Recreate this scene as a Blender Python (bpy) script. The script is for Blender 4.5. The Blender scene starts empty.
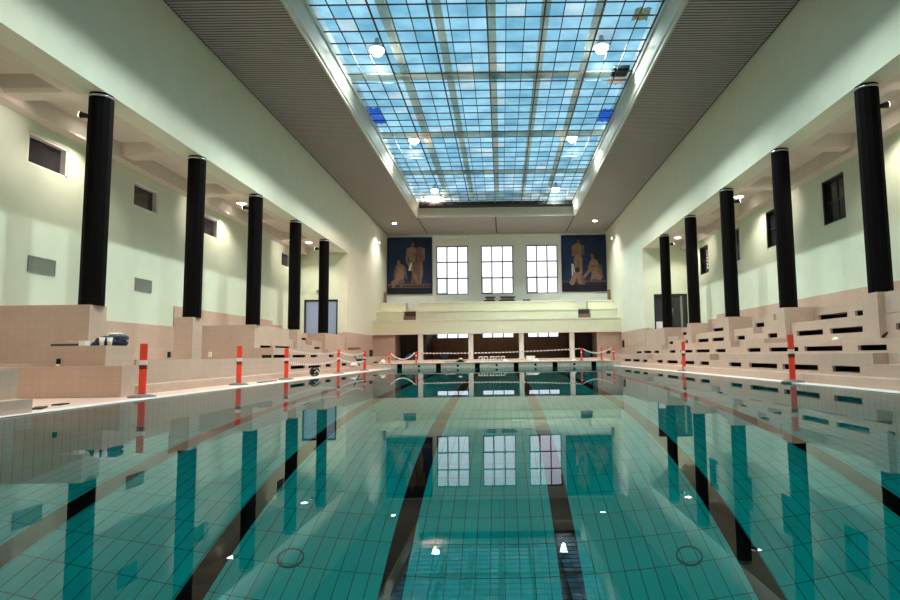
import bpy, bmesh, math, random
from mathutils import Vector, Matrix
random.seed(7)
S = bpy.context.scene
COL = S.collection
CX = -0.33            # the hall's centre line

# ------------------------------------------------------------------ materials
def newmat(name):
    m = bpy.data.materials.new(name); m.use_nodes = True
    nt = m.node_tree
    for n in list(nt.nodes): nt.nodes.remove(n)
    out = nt.nodes.new('ShaderNodeOutputMaterial')
    return m, nt, out
def N(nt, kind, **kw):
    n = nt.nodes.new(kind)
    for k, v in kw.items():
        if k in n.inputs: n.inputs[k].default_value = v
        else: setattr(n, k, v)
    return n
def math_n(nt, op, a, b=None):
    n = nt.nodes.new('ShaderNodeMath'); n.operation = op
    for i, q in enumerate((a, b)):
        if q is None: continue
        if isinstance(q, (int, float)): n.inputs[i].default_value = q
        else: nt.links.new(q, n.inputs[i])
    return n.outputs[0]
def rgb(c): return (c[0], c[1], c[2], 1)
def plain(name, col, rough=.6, metal=0, var=.06, scale=3, bump=0, spec=.5):
    m, nt, out = newmat(name)
    b = N(nt, 'ShaderNodeBsdfPrincipled', Roughness=rough, Metallic=metal)
    b.inputs['Specular IOR Level'].default_value = spec
    tc = N(nt, 'ShaderNodeNewGeometry')
    no = N(nt, 'ShaderNodeTexNoise', Scale=scale, Detail=4)
    nt.links.new(tc.outputs['Position'], no.inputs['Vector'])
    r = N(nt, 'ShaderNodeValToRGB')
    r.color_ramp.elements[0].position = .3; r.color_ramp.elements[1].position = .7
    r.color_ramp.elements[0].color = rgb([c*(1-var) for c in col]); r.color_ramp.elements[1].color = rgb([min(1, c*(1+var)) for c in col])
    nt.links.new(no.outputs['Fac'], r.inputs[0]); nt.links.new(r.outputs[0], b.inputs['Base Color'])
    if bump:
        n2 = N(nt, 'ShaderNodeTexNoise', Scale=60, Detail=3); nt.links.new(tc.outputs['Position'], n2.inputs['Vector'])
        bp = N(nt, 'ShaderNodeBump', Strength=bump, Distance=.01); nt.links.new(n2.outputs['Fac'], bp.inputs['Height']); nt.links.new(bp.outputs[0], b.inputs['Normal'])
    nt.links.new(b.outputs[0], out.inputs[0])
    return m
def tiled(name, col, joint, w, h, mortar=.006, rough=.35, var=.08, offset=0., spec=.5, noise=.05):
    """square tiles laid in world metres on whichever way the face looks"""
    m, nt, out = newmat(name)
    b = N(nt, 'ShaderNodeBsdfPrincipled', Roughness=rough); b.inputs['Specular IOR Level'].default_value = spec
    g = N(nt, 'ShaderNodeNewGeometry')
    p = N(nt, 'ShaderNodeSeparateXYZ'); nt.links.new(g.outputs['Position'], p.inputs[0])
    n = N(nt, 'ShaderNodeSeparateXYZ'); nt.links.new(g.outputs['True Normal'], n.inputs[0])
    sx = math_n(nt, 'GREATER_THAN', math_n(nt, 'ABSOLUTE', n.outputs[0]), .6)
    sz = math_n(nt, 'GREATER_THAN', math_n(nt, 'ABSOLUTE', n.outputs[2]), .6)
    def lerp(a, c, t): return math_n(nt, 'ADD', a, math_n(nt, 'MULTIPLY', math_n(nt, 'SUBTRACT', c, a), t))
    U = lerp(p.outputs[0], p.outputs[1], sx); V = lerp(p.outputs[2], p.outputs[1], sz)
    cb = N(nt, 'ShaderNodeCombineXYZ'); nt.links.new(U, cb.inputs[0]); nt.links.new(V, cb.inputs[1])
    br = N(nt, 'ShaderNodeTexBrick', Scale=1.0, offset=offset, squash=1.0)
    br.inputs['Mortar Size'].default_value = mortar; br.inputs['Mortar Smooth'].default_value = .3
    br.inputs['Brick Width'].default_value = w; br.inputs['Row Height'].default_value = h
    br.inputs['Color1'].default_value = rgb([c*(1-var) for c in col]); br.inputs['Color2'].default_value = rgb([min(1, c*(1+var)) for c in col])
    br.inputs['Mortar'].default_value = rgb(joint)
    nt.links.new(cb.outputs[0], br.inputs['Vector'])
    no = N(nt, 'ShaderNodeTexNoise', Scale=1.2, Detail=4); nt.links.new(g.outputs['Position'], no.inputs['Vector'])
    mx = N(nt, 'ShaderNodeMix', data_type='RGBA', blend_type='MULTIPLY'); mx.inputs[0].default_value = 1
    rr = N(nt, 'ShaderNodeValToRGB'); rr.color_ramp.elements[0].position = .3; rr.color_ramp.elements[1].position = .7
    rr.color_ramp.elements[0].color = rgb([1-noise*2]*3); rr.color_ramp.elements[1].color = (1, 1, 1, 1)
    nt.links.new(no.outputs['Fac'], rr.inputs[0])
    nt.links.new(br.outputs['Color'], mx.inputs[6]); nt.links.new(rr.outputs[0], mx.inputs[7])
    nt.links.new(mx.outputs[2], b.inputs['Base Color'])
    nt.links.new(b.outputs[0], out.inputs[0])
    return m
def emit(name, col, k):
    m, nt, out = newmat(name)
    e = N(nt, 'ShaderNodeEmission', Color=rgb(col), Strength=k); nt.links.new(e.outputs[0], out.inputs[0]); return m

M = {}
M['plaster'] = plain('mint plaster', (.69, .71, .58), .7, var=.03, scale=1.5, bump=.1)
M['rearwall'] = plain('pale green plaster', (.64, .72, .58), .7, var=.03, scale=1.5, bump=.1)
M['endwall'] = plain('grey mint end wall plaster', (.72, .77, .73), .7, var=.03, scale=1.5)
M['soffit'] = plain('warm white soffit', (.66, .60, .53), .8, var=.03)
M['tile'] = tiled('beige wall tile', (.56, .41, .325), (.49, .355, .285), .15, .15, .004, .45, var=.03, spec=.3)
M['decktile'] = tiled('pale pink deck tile', (.80, .57, .47), (.65, .46, .38), .15, .15, .006, .35)
M['coping'] = plain('white coping and painted lit edge', (.80, .76, .72), .4)
M['endtile'] = tiled('grey green pool head tile', (.56, .50, .41), (.33, .32, .27), .1, .2, .008, .35)
M['pooltile'] = tiled('turquoise pool tile', (.004, .76, .73), (.002, .16, .16), .17, .5, .006, .6, spec=0, var=.05, noise=.06)
M['lane'] = tiled('black lane tile', (.002, .006, .007), (.001, .003, .003), .25, .25, .006, .7, spec=0)
M['slat'] = plain('dark grey ceiling slat', (.37, .34, .32), .6, var=.04)
M['gap'] = plain('black ceiling void', (.012, .012, .012), .9)
M['black'] = plain('black column paint', (.005, .004, .004), .55, var=.1, spec=.04)
M['blackmetal'] = plain('black metal', (.015, .015, .017), .4)
M['frame'] = plain('pale green skylight frame', (.50, .53, .46), .45, var=.03)
M['cream'] = plain('cream balcony plaster', (.72, .71, .52), .6, var=.03)
M['white'] = plain('white paint', (.8, .79, .76), .5)
M['warmwhite'] = plain('off white column paint', (.78, .70, .64), .5)
M['brown'] = plain('dark brown wall panelling', (.24, .135, .09), .6, var=.15)
M['darkbrown'] = plain('very dark brown', (.04, .02, .014), .6)
M['grey'] = plain('weathered grey beam', (.72, .68, .58), .7, var=.12)
M['vent'] = plain('grey green grille', (.22, .25, .21), .5)
M['dark'] = plain('black and painted slot shade', (.008, .007, .006), .9)
M['darkglass'] = plain('dark window glass', (.02, .02, .024), .12, spec=.6)
M['red'] = plain('red orange plastic', (.85, .055, .025), .4)
M['reflwhite'] = plain('white reflective band', (.8, .72, .66), .3)
M['darkred'] = plain('dark red band', (.16, .012, .01), .4)
M['rubber'] = plain('grey rubber foot', (.16, .15, .145), .7)
M['navy'] = plain('navy cloth', (.022, .035, .085), .9, var=.4, scale=18)
M['slate'] = plain('slate blue cloth', (.10, .12, .17), .9, var=.3, scale=18)
M['paper'] = plain('white paper', (.82, .78, .72), .6)
M['wood'] = plain('raw timber', (.45, .33, .22), .7, var=.2, scale=12)
M['mural_blue'] = plain('mural deep blue', (.006, .020, .068), .8, var=.35, scale=.8)
M['mural_navy'] = plain('mural navy', (.004, .0035, .014), .8, var=.2)
M['skin'] = plain('mural ochre', (.20, .115, .072), .6, var=.25, scale=2)
M['skin2'] = plain('mural umber', (.12, .066, .043), .6, var=.25, scale=2)
M['hair'] = plain('mural dark brown', (.008, .005, .005), .6)
M['mural_white'] = plain('mural white', (.55, .53, .5), .6)
M['drainrim'] = plain('dark teal drain rim', (.003, .20, .20), .6, spec=0)
M['steel'] = plain('brushed steel', (.5, .5, .5), .3, 1)
M['bulb'] = emit('lamp glow', (1, .93, .86), 30)
M['bulb_warm'] = emit('warm lamp glow', (1, .9, .78), 14)

def glassmat():
    m, nt, out = newmat('clear window glass')
    t = N(nt, 'ShaderNodeBsdfTransparent'); g = N(nt, 'ShaderNodeBsdfGlossy', Roughness=.02)
    f = N(nt, 'ShaderNodeFresnel', IOR=1.45); mx = N(nt, 'ShaderNodeMixShader')
    nt.links.new(f.outputs[0], mx.inputs[0]); nt.links.new(t.outputs[0], mx.inputs[1]); nt.links.new(g.outputs[0], mx.inputs[2]); nt.links.new(mx.outputs[0], out.inputs[0])
    return m
M['glass'] = glassmat()
def frosted(name, col, k):
    m, nt, out = newmat(name)
    t = N(nt, 'ShaderNodeBsdfTransparent', Color=rgb(col)); g = N(nt, 'ShaderNodeBsdfTranslucent', Color=rgb(col)); mx = N(nt, 'ShaderNodeMixShader', Fac=k)
    nt.links.new(t.outputs[0], mx.inputs[1]); nt.links.new(g.outputs[0], mx.inputs[2]); nt.links.new(mx.outputs[0], out.inputs[0])
    return m
M['frost'] = frosted('frosted door glass', (.62, .62, .66), .9)
def beammat():
    m, nt, out = newmat('pale milky roof beam')
    d = N(nt, 'ShaderNodeBsdfDiffuse', Color=(.62, .60, .54, 1)); t = N(nt, 'ShaderNodeBsdfTranslucent', Color=(.96, .88, .76, 1)); mx = N(nt, 'ShaderNodeMixShader', Fac=.75)
    nt.links.new(d.outputs[0], mx.inputs[1]); nt.links.new(t.outputs[0], mx.inputs[2]); nt.links.new(mx.outputs[0], out.inputs[0])
    return m
M['beam'] = beammat()
def skypane():
    """old roof glass: part clear, part milky; every pane a little different"""
    m, nt, out = newmat('dusty roof glass')
    g = N(nt, 'ShaderNodeNewGeometry')
    sub = N(nt, 'ShaderNodeVectorMath', operation='SUBTRACT'); sub.inputs[1].default_value = (SKX0, SKY0, 0)
    nt.links.new(g.outputs['Position'], sub.inputs[0])
    dv = N(nt, 'ShaderNodeVectorMath', operation='DIVIDE'); dv.inputs[1].default_value = (PW, PL, 10.); nt.links.new(sub.outputs[0], dv.inputs[0])
    fl = N(nt, 'ShaderNodeVectorMath', operation='FLOOR'); nt.links.new(dv.outputs[0], fl.inputs[0])
    wn = N(nt, 'ShaderNodeTexWhiteNoise', noise_dimensions='3D'); nt.links.new(fl.outputs[0], wn.inputs['Vector'])
    r = N(nt, 'ShaderNodeValToRGB'); cr = r.color_ramp
    cr.elements[0].position = 0; cr.elements[0].color = (.66, .82, .88, 1)
    cr.elements[1].position = .93; cr.elements[1].color = (.92, .98, 1, 1)
    e = cr.elements.new(.955); e.color = (1, .95, .93, 1)
    nt.links.new(wn.outputs['Value'], r.inputs[0])
    no = N(nt, 'ShaderNodeTexNoise', Scale=.9, Detail=5); nt.links.new(g.outputs['Position'], no.inputs['Vector'])
    rr = N(nt, 'ShaderNodeValToRGB'); rr.color_ramp.elements[0].position = .3; rr.color_ramp.elements[1].position = .72
    rr.color_ramp.elements[0].color = (.70, .76, .80, 1); rr.color_ramp.elements[1].color = (1, 1, 1, 1); nt.links.new(no.outputs['Fac'], rr.inputs[0])
    mu = N(nt, 'ShaderNodeMix', data_type='RGBA', blend_type='MULTIPLY'); mu.inputs[0].default_value = 1
    nt.links.new(r.outputs[0], mu.inputs[6]); nt.links.new(rr.outputs[0], mu.inputs[7])
    t = N(nt, 'ShaderNodeBsdfTransparent'); tl = N(nt, 'ShaderNodeBsdfTranslucent')
    nt.links.new(mu.outputs[2], t.inputs[0]); tl.inputs[0].default_value = (.35, .58, .75, 1)
    mx = N(nt, 'ShaderNodeMixShader', Fac=.0015)
    nt.links.new(t.outputs[0], mx.inputs[1]); nt.links.new(tl.outputs[0], mx.inputs[2])
    nt.links.new(mx.outputs[0], out.inputs[0])
    return m
SKX0, SKX1, SKY0, SKY1, SKZ = -5.68, 5.02, 3.0, 40.45, 11.30
PW, PL = (SKX1-SKX0)/18, (SKY1-SKY0)/51
M['skypane'] = skypane()
def watermat():
    m, nt, out = newmat('pool water')
    g = N(nt, 'ShaderNodeBsdfGlossy', Roughness=0, Color=(.66, .71, .73, 1)); r = N(nt, 'ShaderNodeBsdfRefraction', Roughness=0, IOR=1.333, Color=(.96, 1, 1, 1))
    fr = N(nt, 'ShaderNodeFresnel', IOR=1.333); mx = N(nt, 'ShaderNodeMixShader')
    nt.links.new(fr.outputs[0], mx.inputs[0]); nt.links.new(r.outputs[0], mx.inputs[1]); nt.links.new(g.outputs[0], mx.inputs[2])
    nt.links.new(mx.outputs[0], out.inputs['Surface'])
    return m
M['water'] = watermat()
def stripes():
    """red and white barrier tape"""
    m, nt, out = newmat('red and white tape')
    b = N(nt, 'ShaderNodeBsdfPrincipled', Roughness=.5)
    g = N(nt, 'ShaderNodeNewGeometry'); p = N(nt, 'ShaderNodeSeparateXYZ'); nt.links.new(g.outputs['Position'], p.inputs[0])
    s = math_n(nt, 'ADD', p.outputs[0], p.outputs[1]); s = math_n(nt, 'FRACT', math_n(nt, 'MULTIPLY', s, 5.)); s = math_n(nt, 'GREATER_THAN', s, .6)
    mx = N(nt, 'ShaderNodeMix', data_type='RGBA'); mx.inputs[6].default_value = (.82, .76, .70, 1); mx.inputs[7].default_value = (.6, .12, .08, 1)
    nt.links.new(s, mx.inputs[0]); nt.links.new(mx.outputs[2], b.inputs['Base Color']); nt.links.new(b.outputs[0], out.inputs[0])
    return m
M['tape'] = stripes()

# ------------------------------------------------------------------ mesh building
class MB:
    def __init__(s): s.v = []; s.f = []; s.m = []; s.mats = []; s.smooth = []
    def mi(s, mat):
        if mat not in s.mats: s.mats.append(mat)
        return s.mats.index(mat)
    def face(s, pts, mat, smooth=False):
        i = len(s.v); s.v += [tuple(p) for p in pts]; s.f.append(tuple(range(i, i+len(pts)))); s.m.append(s.mi(mat)); s.smooth.append(smooth)
    def box(s, x0, x1, y0, y1, z0, z1, mat, bev=0, rot=0, piv=None):
        x0, x1 = min(x0, x1), max(x0, x1); y0, y1 = min(y0, y1), max(y0, y1); z0, z1 = min(z0, z1), max(z0, z1)
        p = [(x0,y0,z0),(x1,y0,z0),(x1,y1,z0),(x0,y1,z0),(x0,y0,z1),(x1,y0,z1),(x1,y1,z1),(x0,y1,z1)]
        if rot:
            cx, cy = piv if piv else ((x0+x1)/2, (y0+y1)/2); c, n = math.cos(rot), math.sin(rot)
            p = [(cx+(a-cx)*c-(b-cy)*n, cy+(a-cx)*n+(b-cy)*c, z) for a, b, z in p]
        i = len(s.v); s.v += p
        for q in ((0,3,2,1),(4,5,6,7),(0,1,5,4),(1,2,6,5),(2,3,7,6),(3,0,4,7)):
            s.f.append(tuple(i+k for k in q)); s.m.append(s.mi(mat)); s.smooth.append(False)
        return s
    def lathe(s, prof, mat, n=24, c=(0,0,0), smooth=True, phase=0):
        i = len(s.v); k = len(prof)
        for a in range(n):
            t = 2*math.pi*a/n+phase
            for r, z in prof: s.v.append((c[0]+r*math.cos(t), c[1]+r*math.sin(t), c[2]+z))
        for a in range(n):
            b = (a+1) % n
            for j in range(k-1):
                s.f.append((i+a*k+j, i+b*k+j, i+b*k+j+1, i+a*k+j+1)); s.m.append(s.mi(mat)); s.smooth.append(smooth)
        for j, rev in ((0, True), (k-1, False)):
            if prof[j][0] > 1e-6:
                q = [i+a*k+j for a in range(n)]
                s.f.append(tuple(q[::-1] if rev else q)); s.m.append(s.mi(mat)); s.smooth.append(False)
        return s
    def tube(s, pts, r, mat, n=8):
        i = len(s.v); P = [Vector(p) for p in pts]
        for j, p in enumerate(P):
            d = (P[min(j+1, len(P)-1)]-P[max(j-1, 0)]).normalized()
            up = Vector((0,0,1)) if abs(d.z) < .9 else Vector((1,0,0))
            a = d.cross(up).normalized(); b = a.cross(d)
            rr = r[j] if isinstance(r, (list, tuple)) else r
            for q in range(n):
                t = 2*math.pi*q/n; s.v.append(tuple(p+a*math.cos(t)*rr+b*math.sin(t)*rr))
        for j in range(len(P)-1):
            for q in range(n):
                u = (q+1) % n
                s.f.append((i+j*n+q, i+j*n+u, i+(j+1)*n+u, i+(j+1)*n+q)); s.m.append(s.mi(mat)); s.smooth.append(True)
        s.f.append(tuple(i+q for q in range(n))); s.m.append(s.mi(mat)); s.smooth.append(False)
        s.f.append(tuple(i+(len(P)-1)*n+q for q in range(n))[::-1]); s.m.append(s.mi(mat)); s.smooth.append(False)
        return s
    def ribbon(s, pts, w, t, mat):
        """a flat tape standing on edge: width w in z, thickness t across"""
        P = [Vector(p) for p in pts]; i = len(s.v)
        for j, p in enumerate(P):
            d = (P[min(j+1, len(P)-1)]-P[max(j-1, 0)]); d.z = 0; d.normalize(); a = Vector((-d.y, d.x, 0))*t/2; h = Vector((0,0,w/2))
            s.v += [tuple(p-a-h), tuple(p+a-h), tuple(p+a+h), tuple(p-a+h)]
        for j in range(len(P)-1):
            for q in range(4):
                u = (q+1) % 4
                s.f.append((i+j*4+q, i+j*4+u, i+j*4+4+u, i+j*4+4+q)); s.m.append(s.mi(mat)); s.smooth.append(False)
        for q in ((0,1,2,3), tuple(reversed([(len(P)-1)*4+k for k in range(4)]))):
            s.f.append(tuple(i+k for k in q)); s.m.append(s.mi(mat)); s.smooth.append(False)
        return s
    def build(s, name, parent=None, bevel=0, subd=0):
        me = bpy.data.meshes.new(name); me.from_pydata(s.v, [], s.f); me.update()
        for m in s.mats: me.materials.append(M[m])
        for p, k, sm in zip(me.polygons, s.m, s.smooth): p.material_index = k; p.use_smooth = sm
        bm = bmesh.new(); bm.from_mesh(me); bmesh.ops.recalc_face_normals(bm, faces=bm.faces); bm.to_mesh(me); bm.free()
        o = bpy.data.objects.new(name, me); COL.objects.link(o)
        if parent: o.parent = parent
        if bevel:
            b = o.modifiers.new('soft edges', 'BEVEL'); b.width = bevel; b.segments = 2; b.limit_method = 'ANGLE'
        if subd:
            b = o.modifiers.new('round', 'SUBSURF'); b.levels = subd; b.render_levels = subd
        return o
def tag(o, label, cat, group=None, kind=None):
    o['label'] = label; o['category'] = cat
    if group: o['group'] = group
    if kind: o['kind'] = kind
    return o
def struct(o, label=None):
    o['kind'] = 'structure'
    if label: o['label'] = label
    return o
def thing(name, label, cat, loc=(0,0,0), group=None, rotz=0):
    o = bpy.data.objects.new(name, None); o.empty_display_size = .2; COL.objects.link(o)
    o.location = loc; o.rotation_euler = (0, 0, rotz)
    return tag(o, label, cat, group)
def copy_thing(root, loc, label, rotz=None):
    r = root.copy(); COL.objects.link(r); r.location = loc; r['label'] = label
    if rotz is not None: r.rotation_euler = (0, 0, rotz)
    for ch in root.children:
        c = ch.copy(); COL.objects.link(c); c.parent = r
        for g in ch.children:
            d = g.copy(); COL.objects.link(d); d.parent = c
    return r
def lamp(name, kind, loc, power, col=(1, .93, .86), r=.12, target=None, angle=None, blend=.6, parent=None):
    d = bpy.data.lights.new(name, kind); d.energy = power; d.color = col
    d.shadow_soft_size = r
    if kind == 'SPOT': d.spot_size = math.radians(angle or 100); d.spot_blend = blend
    o = bpy.data.objects.new(name, d); COL.objects.link(o); o.location = loc
    if target is not None:
        v = Vector(target)-Vector(loc); o.rotation_euler = v.to_track_quat('-Z', 'Y').to_euler()
    return o

# ------------------------------------------------------------------ key measures (metres, water level = 0)
FL, FR = -9.25, 8.58          # the hall's long walls
RL, RR = -12.0, 11.3          # rear walls of the side galleries
ZF, ZC = 7.05, 10.60          # soffit of the long beam, hall ceiling
YN, YB, Y0 = 35.6, 47.9, -6.0 # end of side galleries, end wall, near wall
PXL, PXR, PY0, PY1 = -6.32, 6.32, 1.0, 34.0
DZ = .063; PD = 5.0; EZ = .36
COLY = [13.70+4.456*k for k in range(5)]
CLX, CRX = -9.47, 8.81

# ------------------------------------------------------------------ the shell
b = MB()
for X, out in ((FL, -1), (FR, 1)):
    pass
def fascia(X, sgn, name, lab):
    t = .62                                         # thickness of beam wall
    b = MB()
    b.box(X, X+sgn*t, Y0, YN, ZF, ZC+.4, 'plaster')
    b.box(X, X+sgn*.3, YN, YB, 2.25, ZC+.4, 'plaster')
    b.box(X, X+sgn*.3, YN, YB, -.2, 2.25, 'tile')
    struct(b.build(name), lab)
fascia(FL, -1, 'wall_left', 'long mint plaster wall over the left terrace')
fascia(FR, 1, 'wall_right', 'long mint plaster wall over the right terrace')

def rear(X, sgn, wins, vents, name, low_until, lab):
    """rear wall of a gallery with real window openings"""
    t = .35; b = MB()
    ys = sorted({Y0, YN}|{w[0] for w in wins}|{w[1] for w in wins})
    zw0, zw1 = wins[0][2], wins[0][3]
    b.box(X, X+sgn*t, Y0, YN, -.2, zw0, 'rearwall'); b.box(X, X+sgn*t, Y0, YN, zw1, ZF+.5, 'rearwall')
    for a, c in zip(ys[:-1], ys[1:]):
        if not any(abs(a-w[0]) < 1e-6 for w in wins): b.box(X, X+sgn*t, a, c, zw0, zw1, 'rearwall')
    e = .05
    if low_until: b.box(X-sgn*e, X, Y0, low_until, -.2, 1.95, 'tile')
    b.box(X-sgn*e, X, low_until or Y0, 31.0, -.2, 2.70, 'tile')
    b.box(X-sgn*e, X, 31.0, 32.4, -.2, 2.5, 'tile'); b.box(X-sgn*e, X, 32.4, YN, -.2, 2.2, 'tile')
    struct(b.build(name), lab)
LW = [(y, y+1.4, 5.80, 6.62) for y in (1.3, 5.75, 10.25, 14.73, 19.08, 23.5, 27.9, 32.2)]
RW = [(y, y+1.35, 5.08, 6.63) for y in (1.3, 5.75, 10.2, 14.6, 19.06, 23.5, 27.7, 32.0)]
rear(RL, -1, LW, None, 'wall_gallery_left', 21.7, 'pale green rear wall of the left gallery with tiled foot')
rear(RR, 1, RW, None, 'wall_gallery_right', None, 'pale green rear wall of the right gallery with tiled foot')

# gallery ceilings: coffers between cross beams
def gallery_ceiling(Xin, Xout, name):
    b = MB(); s = 1 if Xout > Xin else -1
    zc = ZF+.36
    b.box(Xin, Xout, Y0, YN, zc, zc+.1, 'soffit')
    b.box(Xin, Xin+s*.35, Y0, YN, ZF, zc, 'soffit'); b.box(Xout-s*.38, Xout, Y0, YN, ZF-.12, zc, 'soffit')
    # rounded inner edge along the rear wall and the cross beams
    yb = [COLY[0]-4.456*k for k in (4, 3, 2, 1)]+COLY
    for y in yb:
        x0, x1 = sorted((Xin+s*.35, Xout-s*.38))
        pr = [(-.42, zc), (-.30, ZF+.08), (-.22, ZF), (.22, ZF), (.30, ZF+.08), (.42, zc)]
        for (a, za), (c, zb) in zip(pr[:-1], pr[1:]):
            b.face([(x0, y+a, za), (x1, y+a, za), (x1, y+c, zb), (x0, y+c, zb)], 'soffit')
    # hairline joint in every coffer
    xm = (Xin+Xout)/2-s*.25
    for y in yb: b.box(xm-.012, xm+.012, y+.5, y+3.9, zc-.004, zc, 'gap')
    struct(b.build(name), 'coffered soffit over side terrace')
gallery_ceiling(FL-.62, RL, 'ceiling_gallery_left'); gallery_ceiling(FR+.62, RR, 'ceiling_gallery_right')

# gallery end walls with a doorway each
def gallery_end(x0, x1, dx0, dx1, dz0, dz1, name):
    b = MB(); t = .3
    b.box(x0, dx0, YN, YN+t, 2.2, ZF+.5, 'rearwall'); b.box(dx1, x1, YN, YN+t, 2.2, ZF+.5, 'rearwall')
    b.box(dx0, dx1, YN, YN+t, dz1, ZF+.5, 'rearwall')
    b.box(x0, dx0, YN, YN+t, -.2, 2.2, 'tile'); b.box(dx1, x1, YN, YN+t, -.2, 2.2, 'tile'); b.box(dx0, dx1, YN, YN+t, -.2, dz0, 'tile')
    struct(b.build(name), 'end wall of side gallery with glazed doors')
DL = (-11.86, -9.84, 2.0, 4.22); DR = (9.18, 11.2, 2.0, 4.28)
gallery_end(RL, FL-.3, *DL, 'wall_gallery_end_left'); gallery_end(FR+.3, RR, *DR, 'wall_gallery_end_right')

# end wall with three tall windows and three strip windows under the balcony
WX = [(-5.26, -2.68), (-1.61, .99), (2.06, 4.62)]
b = MB(); t = .45
zs = [(-.2, 2.10), (2.10, 2.57), (2.57, 5.68), (5.68, 9.66), (9.66, ZC+.4)]
for z0, z1 in zs:
    hole = (z0, z1) in ((2.10, 2.57), (5.68, 9.66))
    mt = 'brown' if z1 < 2.6 else 'endwall'
    if not hole: b.box(FL-.3, FR+.3, YB, YB+t, z0, z1, mt)
    else:
        xs = [FL-.3]+[q for w in WX for q in w]+[FR+.3]
        for k in range(0, len(xs), 2): b.box(xs[k], xs[k+1], YB, YB+t, z0, z1, mt)
struct(b.build('wall_end'), 'mint end wall with three tall gridded windows')
b = MB(); b.box(RL-.35, RR+.35, Y0-.3, Y0, -.2, ZC+.4, 'plaster'); struct(b.build('wall_near'))

# end wall windows
def far_window(i, x0, x1, z0, z1, n, m, lab, name):
    root = thing(name, lab, 'window', ((x0+x1)/2, YB+.12, z0)); root['kind'] = 'structure'
    w, h = (x1-x0)/2, z1-z0; f = MB(); fr = .045
    f.box(-w, -w+fr*1.6, -.05, .05, 0, h, 'blackmetal'); f.box(w-fr*1.6, w, -.05, .05, 0, h, 'blackmetal')
    f.box(-w, w, -.05, .05, 0, fr*1.6, 'blackmetal'); f.box(-w, w, -.05, .05, h-fr*1.6, h, 'blackmetal')
    for k in range(1, n): f.box(-w+2*w*k/n-fr, -w+2*w*k/n+fr, -.045, .045, .05, h-.05, 'winbar')
    for k in range(1, m): f.box(-w+.05, w-.05, -.05, .05, h*k/m-fr, h*k/m+fr, 'winbar')
    if m > 1:       # opening vent at the lower left pane
        x = -w+2*w/n; zt = h/m
        for q in ((-w, x, zt-.03, zt+.06), (-w, x, 0, .12)): f.box(q[0], q[1], -.07, .06, q[2], q[3], 'blackmetal')
        for q in (-w, x-.06): f.box(q, q+.1, -.07, .06, 0, zt, 'blackmetal')
    f.build('window_frame', root)
    g = MB(); g.box(-w+.02, w-.02, -.006, .006, .02, h-.02, 'glass'); g.build('pane', root)
    return root
M['winbar'] = plain('grey violet glazing bar', (.16, .15, .19), .5)
pos = ('left', 'middle', 'right')
for i, (x0, x1) in enumerate(WX):
    far_window(i, x0, x1, 5.68, 9.66, 3, 3, f'tall bright nine pane window on end wall, {pos[i]} of the three', f'window_{i+1}')
for i, (x0, x1) in enumerate(WX):
    far_window(i, x0, x1, 2.10, 2.57, 3, 1, f'low strip window in the room under the balcony, {pos[i]} of three', f'window_{i+4}')

# pale trims round murals and windows on the end wall
b = MB()
for x in (-5.5, 4.86): b.box(x-.06, x+.06, YB-.04, YB, 4.8, 10.45, 'white')
b.box(FL, FR, YB-.05, YB, 10.44, 10.56, 'white')
struct(b.build('trim_1'), 'pale moulding framing the end wall')

# ------------------------------------------------------------------ hall ceiling with slats round the skylight
FX0, FX1, FY0, FY1 = -5.93, 5.31, 2.6, 41.45       # outer edge of the skylight frame
b = MB()
for q in ((FL, FX0, Y0, YB), (FX1, FR, Y0, YB), (FX0, FX1, FY1, YB), (FX0, FX1, Y0, FY0)):
    b.box(q[0], q[1], q[2], q[3], ZC+.06, ZC+.12, 'gap')
pitch = .142
def slats(x0, x1, y0, y1):
    n = int((y1-y0)/pitch); p = (y1-y0)/n
    for k in range(n):
        y = y0+k*p
        b.box(x0, x1, y+.028, y+p-.028, ZC, ZC+.012, 'slat')
g = .035
slats(FL+.09, FX0-g, Y0, YB-.06); slats(FX1+g, FR-.09, Y0, YB-.06)
slats(FX0+g, CX-g, FY1+.01, YB-.06); slats(CX+g, FX1-g, FY1+.01, YB-.06); slats(FX0, FX1, Y0, FY0)
struct(b.build('ceiling'), 'dark grey slatted hall ceiling round the skylight')

# ------------------------------------------------------------------ skylight
sk = thing('skylight', 'large gridded glass skylight let into the hall ceiling', 'skylight', (CX, 22, ZC)); sk['kind'] = 'structure'
def rel(o): o.matrix_parent_inverse = Matrix.Translation((-CX, -22, -ZC)); return o
b = MB()
prof = [(.03, ZC+.02), (.03, ZC-.07), (-.05, ZC-.07), (-.06, ZC+.0), (-.10, ZC+.02), (-.12, ZC+.06), (-.17, ZC+.30), (-.22, ZC+.52), (-.24, ZC+.54), (-.29, ZC+.54), (-.29, ZC+.74)]
def ring(o, z): return [(FX0-o, FY0-o, z), (FX1+o, FY0-o, z), (FX1+o, FY1+o, z), (FX0-o, FY1+o, z)]
for (o0, z0), (o1, z1) in zip(prof[:-1], prof[1:]):
    A, B = ring(o0, z0), ring(o1, z1)
    for k in range(4): b.face([A[k], A[(k+1) % 4], B[(k+1) % 4], B[k]], 'frame')
rel(b.build('frame', sk))
b = MB()   # dark curb round the glass
b.box(SKX0-.3, SKX1+.3, SKY1, FY1-.1, SKZ-.16, SKZ+.1, 'gap'); b.box(SKX0-.3, SKX1+.3, FY0, SKY0, SKZ-.03, SKZ+.1, 'gap')
b.box(SKX0-.3, SKX0, FY0, FY1-.1, SKZ-.03, SKZ+.1, 'gap'); b.box(SKX1, SKX1+.3, FY0, FY1-.1, SKZ-.03, SKZ+.1, 'gap')
rel(b.build('curb', sk))
b = MB(); b.box(SKX0, SKX1, SKY0, SKY1, SKZ, SKZ+.008, 'skypane'); rel(b.build('glazing', sk))
b = MB()
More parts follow.
